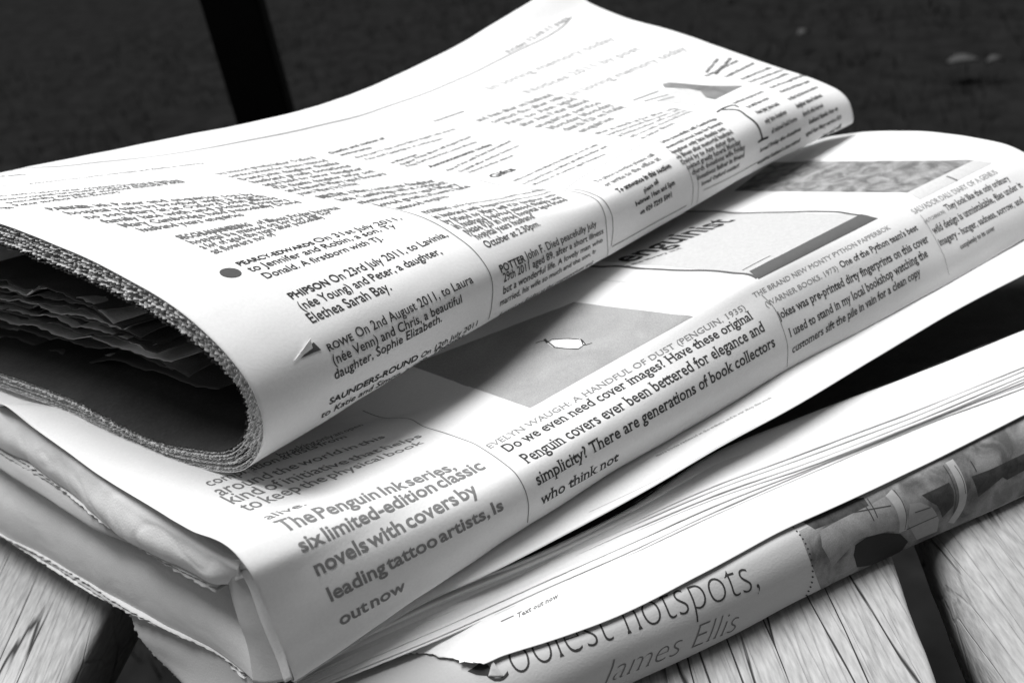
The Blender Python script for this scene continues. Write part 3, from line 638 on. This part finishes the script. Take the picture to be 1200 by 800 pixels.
for a, b in (((576, 106), (722, 46)), ((620, 110), (752, 58)), ((672, 113), (806, 58))):
    p.line(SANS, random.choice(("In loving memory today", "Speak to our team", "Notices 2011 by post")), a, b, k=1.0)
p.build('pale_heading', ink(.38), cov)
# advertisement box
for t, a, b in (("To place a notice please call", (700, 214), (768, 182)), ("or write to the office at", (711, 219), (775, 187))): p.line(LO, t, a, b, k=1.1)
p.build('column_text', ink(.18), cov)
for t, a, b in (("To announce in this section", (725, 226), (787, 196)), ("please call", (755, 226), (772, 214)), ("between 10am and 5pm", (745, 242), (791, 216)), ("on 020 7293 5001", (750, 252), (788, 230))): p.line(LOB, t, a, b, k=1.1)
p.build('notice_box_text', ink(.05), cov)
# rules
p.rule([(-60, 201), (0, 199), (60, 196), (120, 190), (200, 181), (290, 165), (380, 146), (440, 130), (500, 109), (550, 88), (600, 63), (640, 44), (660, 31), (670, 20)], .5)
p.rule([(370, 222), (440, 240), (480, 250), (510, 262), (545, 285), (568, 310), (577, 345), (572, 374)], .28)
p.rule([(560, 211), (605, 220), (662, 224), (690, 230), (704, 241), (710, 262), (711, 300)], .25); p.rule([(663, 222), (690, 226), (708, 236), (716, 250), (718, 270), (716, 288)], .25)
p.rule([(663, 221), (685, 206), (715, 189), (752, 170)], .25); p.rule([(717, 289), (760, 265), (804, 241)], .25)
p.rule([(782, 176), (800, 188), (808, 203), (812, 225), (810, 240)], .2); p.rule([(790, 176), (806, 188), (815, 203), (818, 225), (816, 238)], .2)
p.rule([(824, 223), (855, 208), (888, 190)], .25)
p.build('column_rule', ink(.12), cov)
p.block(LOB, ((777, 168), (845, 138), (884, 186), (822, 218)), 9, k=1.0, last=.7, ragged=.15); p.build('column_text', ink(.12), cov)
rows5 = (((862, 122), (896, 108)), ((878, 127), (902, 116)), ((888, 134), (914, 123)), ((897, 145), (922, 133)), ((904, 157), (934, 141)), ((890, 179), (938, 153)), ((887, 193), (937, 166)),
         ((829, 86), (843, 70)), ((840, 88), (858, 69)), ((852, 91), (885, 75)), ((829, 90), (866, 72)), ((870, 94), (905, 80)), ((880, 97), (918, 83)), ((892, 100), (925, 87)), ((904, 104), (944, 89)), ((916, 109), (950, 96)), ((926, 118), (959, 103)), ((934, 127), (964, 113)), ((941, 137), (965, 125)), ((948, 146), (982, 129)), ((944, 160), (986, 139)), ((960, 163), (985, 150)))
for n_, (a, b) in enumerate(rows5):
    pt = p.path(a, b, 5); t = ''
    while LOB.lay(t)[2]*2.7 < pt[2]: t += (' ' if t else '')+random.choice(WORDS)
    p.line(LOB, t, None, None, 2.9, pth=pt)
    if n_ == 6: p.build('column_text', ink(.10), cov)
p.build('column_text', ink(.10), cov)
p.rule([(846, 129), (862, 129), (876, 137), (888, 148), (893, 163)], .9); p.rule([(840, 132), (848, 127), (857, 124), (866, 126)], .9); p.rule([(888, 167), (893, 164), (900, 161)], .9); p.build('drop_capital', ink(.04), cov)
p.shape([(776, 99), (784, 97), (808, 99), (833, 101), (843, 101), (871, 101), (852, 110), (838, 117), (828, 115), (821, 107), (805, 104), (779, 103)]); p.build('picture', halftone('hat_picture', .16, .26, 120), cov)
p.off = .09; p.shape([(795, 104), (820, 107), (828, 116), (815, 124), (795, 122), (772, 118), (785, 108)]); p.build('picture', ink(.5), cov); p.off = .18
for a, b, w_ in (((742, 118), (772, 107), .9), ((755, 119), (783, 111), .9), ((770, 119), (790, 114), .9)): p.rule([a, ((a[0]+b[0])/2, (a[1]+b[1])/2), b], w_)
p.build('caption_mark', ink(.2), cov)
p.line(LO, "Friday 12.08.11 page", (597, 63), (668, 22), k=1.0); p.build('page_header', ink(.3), cov)
e = [(270+13*math.cos(a)+1.2*math.sin(a), 320+5.6*math.sin(a)) for a in np.linspace(0, 6.283, 17)[:-1]]; p.shape(e); p.build('bullet', ink(.07), cov)
# torn nick near the fold
q = TP.inv(372, 408)
def flap(surf, tri, lift, parent, m, name='torn_flap'):
    ids = [surf.inv(*t) for t in tri]; V = []; n = 8
    for a in range(n+1):
        for b in range(n+1-a):
            f, g = a/n, b/n; c = ids[0]*(1-f-g)+ids[1]*f+ids[2]*g
            V.append(surf.at(c[0], c[1], .15+lift*(f**1.5)+.15*noise.noise(Vector((a*.9, b*.9, 1)))))
    T = []; idx = {}; k = 0
    for a in range(n+1):
        for b in range(n+1-a): idx[a, b] = k; k += 1
    for a in range(n):
        for b in range(n-a):
            T.append((idx[a, b], idx[a+1, b], idx[a, b+1]))
            if b < n-a-1: T.append((idx[a+1, b], idx[a+1, b+1], idx[a, b+1]))
    return link(name, V, T, m, parent, thick=.12)
p.shape([(352, 420), (358, 413), (362, 406), (367, 401), (376, 410), (367, 413), (359, 417)]); p.build('torn_hole_shade', ink(.06), cov)  # hole and flap shadow painted as a dark patch; paper stays uncut
flap(TP, [(343, 424), (361, 398), (366, 408)], 1.2, cov, M_paper)

# --- second newspaper
p = pr(MP)
G1 = (("by asking only an open", (330, 536), (427, 498)), ("compilation artists from", (246, 570), (408, 512)), ("around the world in this", (259, 581), (453, 512)), ("kind of initiative that helps", (272, 591), (496, 511)),
      ("to keep the physical book", (291, 599), (497, 519)), ("alive.", (314, 609), (361, 591)))
for t, a, b in G1: p.line(SANS, t, a, b, k=.95 if t == 'alive.' else 1.12, tight=.5)
p.build('paragraph', ink(.16), cov2)
G2 = (("The Penguin Ink series,", (334, 623), (536, 549)), ("six limited-edition classic", (354, 647), (570, 548)), ("novels with covers by", (371, 675), (562, 577)), ("leading tattoo artists, Is", (387, 705), (591, 596)), ("out now", (399, 733), (475, 690)))
for (t, a, b), kk in zip(G2, (.90, .92, .95, .95, .98)): p.line(BOLD, t, a, b, k=kk, tight=.42)
p.build('paragraph', ink(.17), cov2)
p.line(SERIF, "EVELYN WAUGH: A HANDFUL OF DUST (PENGUIN, 1935)", (574, 526), (875, 362), k=.74)
p.line(SERIF, "THE BRAND NEW MONTY PYTHON PAPPERBOK", (884, 349), (1044, 268), k=.8); p.line(SERIF, "(WARNER BOOKS, 1973)", (898, 360), (983, 316), k=.85)
p.line(SERIF, "SALVADOR DALI: DIARY OF A GENIUS", (1072, 251), (1170, 203), k=1.15); p.line(SERIF, "(HUTCHINSON)", (1084, 262), (1108, 249), k=1.15)
p.build('picture_caption', ink(.20), cov2)
G3 = (("Do we even need cover images? Have these original", (595, 530), (883, 373)), ("Penguin covers ever been bettered for elegance and", (618, 543), (897, 387)), ("simplicity? There are generations of book collectors", (630, 569), (909, 405)), ("who think not", (634, 591), (724, 539)))
for (t, a, b), kk in zip(G3, (1.0, 1.15, 1.22, 1.15)): p.line(SERIFB, t, a, b, k=kk)
p.build('paragraph', ink(.04), cov2)
G4 = (("One of the Python team's best", (986, 314), (1076, 269)), ("jokes was pre-printed dirty fingerprints on this cover", (914, 374), (1089, 283)), ("I used to stand in my local bookshop watching the", (926, 395), (1088, 300)), ("customers sift the pile in vain for a clean copy", (928, 414), (1079, 322)))
for (t, a, b), kk in zip(G4, (1.05, 1.25, 1.32, 1.3)): p.line(SERIFB, t, a, b, k=kk)
p.build('paragraph', ink(.04), cov2)
for t, a, b in (("They look like the only ordinary", (1110, 247), (1184, 211)), ("wild design is unmistakable, flies under it", (1095, 274), (1199, 219)), ("imagery - hunger, sadness, sorrow, and", (1102, 288), (1200, 237)), ("completely to its cover", (1126, 292), (1166, 269))): p.line(SERIFB, t, a, b, k=1.3)
p.build('paragraph', ink(.06), cov2)
p.rule([(425, 481), (455, 490), (500, 501), (535, 512), (580, 535), (608, 560), (619, 590), (618, 612)], .3); p.build('column_rule', ink(.16), cov2); p.rule([(892, 345), (905, 358), (917, 384), (923, 408), (922, 430)], .22); p.build('column_rule', ink(.16), cov2); p.rule([(1078, 252), (1093, 275), (1106, 300), (1112, 322)], .15)
p.build('column_rule', ink(.16), cov2); p.rule([(640, 604), (770, 530), (905, 447)], .15); p.build('column_rule', ink(.16), cov2); p.rule([(702, 328), (750, 332), (812, 335)], .12)
p.build('column_rule', ink(.16), cov2)
M_pic = halftone('grey_picture_print', .29, .36, 60)
p.off = .06; p.poly([(480, 428), (621, 478), (812, 371), (672, 354)], 60); p.build('picture', M_pic, cov2)
p.off = .09; p.shape([(641, 402), (648, 398), (665, 397), (680, 397), (687, 402), (678, 408), (665, 408), (648, 407)]); p.build('bird_emblem', ink(.72), cov2)
p.off = .12; p.rule([(628, 402), (634, 400), (640, 399), (645, 403), (650, 407), (663, 408.5), (678, 409), (686, 403), (681, 398), (665, 397), (647, 398), (641, 402)], .5, straight=True); p.rule([(681, 399), (688, 404), (694, 402)], .4); p.rule([(638, 397.5), (642, 402)], .9); p.build('bird_outline', ink(.02), cov2)
p.off = .06; p.poly([(860, 224), (1063, 226), (1141, 188), (905, 190)], 60)
p.build('picture', halftone('mottled_picture_print', .13, .33, 170, 6, .5, .14), cov2)
p.poly([(1063, 226), (1078, 234), (1163, 191), (1141, 188)], 30); p.build('caption_band', ink(.50), cov2)
p.off = .1; p.rule([(1109, 207), (1122, 212)], 1.0); p.build('picture_mark', ink(.12), cov2); p.rule([(905, 199), (935, 191), (962, 188)], .5); p.build('picture_mark', ink(.12), cov2)
# framed notice
p.off = .05; p.poly([(640, 300), (885, 322), (1020, 252), (800, 246)], 60); p.build('notice_panel', ink(.44), cov2)
p.off = .1; p.rule([(800, 248), (860, 250), (905, 249), (950, 248), (985, 249), (1012, 253)], 1.5); p.rule([(680, 311), (720, 312), (755, 315), (800, 317), (850, 319), (872, 321), (887, 326)], 1.3)
p.poly([(878, 318), (889, 327), (1029, 256), (1009, 251)], 40); p.build('frame_rule', ink(.09), cov2)
p.line(BOLD, "enguinist", (738, 308), (862, 258), k=1.25); p.line(BOLD, "at the library and", (732, 314), (800, 291), k=.8); p.build('headline', ink(.02), cov2)
p.rule([(870, 317), (885, 309), (903, 300)], .5); p.build('underline', ink(.1), cov2)
pf = pr(FS); pf.line(LO, "more books reviewed at the website and in our shop this week", (770, 535), (905, 466), k=.8); pf.build('footer_text', ink(.3), fo)
pf.rule([(690, 600), (800, 546), (960, 455), (1060, 396)], .1); pf.build('footer_rule', ink(.35), fo)
pw_ = pr(WS); pw_.line(LO, "Text out now", (606, 724), (654, 700), k=1.1); pw_.rule([(587, 728), (602, 721)], .4); pw_.build('footer_text', ink(.15), wo)

# --- bottom supplement
p = pr(RS)
p.line(THIN, "Coolest hotspots,", (566, 803), (893, 688), k=1.42); p.build('headline', ink(.03), cov4)
p.line(THIN, "James Ellis", (704, 803), (862, 738), k=1.25, italic=.2); p.build('byline', ink(.12), cov4)
dts = hermite(np.array([(930, 618, 0), (940, 630, 0), (948, 646, 0), (952, 665, 0), (951, 683, 0), (945, 697, 0)], float), np.linspace(0, 5, 15))
for d_ in dts: p.rule([(d_[0]-.9, d_[1]-.6), (d_[0]+.9, d_[1]+.6)], .5)
p.build('dotted_rule', ink(.03), cov4)
p.off = .05; p.poly([(936, 622), (962, 690), (1345, 512), (1318, 428)], 60); p.build('picture', halftone('collage_print', .10, .26, 110, 6, .5, .12), cov4)
p.off = .08; p.shape([(941, 612), (1000, 584), (1012, 583), (1018, 592), (1000, 604), (975, 612), (955, 620)]); p.shape([(1080, 580), (1112, 565), (1117, 574), (1117, 592), (1108, 602), (1104, 606), (1098, 592), (1088, 586)])
p.shape([(1138, 558), (1160, 550), (1200, 531), (1240, 512), (1240, 528), (1200, 551), (1180, 562), (1173, 558), (1146, 582)])
p.build('picture_dark_shape', halftone('collage_dark', .035, .07, 300), cov4)  # dark printed shapes of the collage
p.off = .1; p.shape([(1018, 592), (1042, 578), (1055, 600), (1059, 622), (1040, 622), (1010, 630), (990, 640), (975, 664), (963, 640), (960, 622), (985, 608)]); p.build('picture_figure', halftone('collage_mid', .20, .30, 200), cov4)
p.off = .12; p.shape([(1000, 650), (1002, 638), (1015, 629), (1035, 624), (1055, 625), (1064, 634), (1060, 645), (1045, 654), (1022, 661), (1004, 664)]); p.build('picture_spot', ink(.015), cov4)
p.off = .12; p.shape([(1066, 590), (1078, 588), (1092, 594), (1100, 608), (1098, 622), (1074, 632), (1062, 612)]); p.build('picture_figure', ink(.27), cov4)
p.off = .14
for pts in ([(1041, 577), (1052, 590), (1058, 606), (1058, 622)], [(1112, 540), (1122, 556), (1128, 575), (1125, 595), (1114, 612)]): p.rule(pts, 3.2)
p.build('picture_band', ink(.33), cov4); p.off = .16
for pts in ([(1047, 574), (1058, 590), (1062, 606), (1060, 620)], [(1118, 545), (1128, 562), (1131, 578)], [(1105, 545), (1115, 562), (1120, 580), (1117, 600)]): p.rule(pts, .25)
for pts in ([(1010, 588), (1024, 610)], [(1016, 584), (1028, 606)], [(1062, 620), (1098, 604)], [(1137, 540), (1144, 552)], [(1000, 600), (1044, 592)], [(1072, 600), (1090, 594)]): p.rule(pts, .35)
p.build('picture_line', ink(.05), cov4)
p.off = .15; p.shape([(548, 786), (556, 781), (566, 774), (572, 779), (580, 788), (570, 791), (558, 790)]); p.build('torn_print', ink(.03), cov4)
flap(RS, [(572, 792), (578, 776), (590, 792)], 1.2, cov4, M_dim, 'torn_scrap')
for r in (np1, np2, np3, np4): settle(r)
print('tris', sum(len(o.data.polygons) for o in D.objects if o.type == 'MESH'))
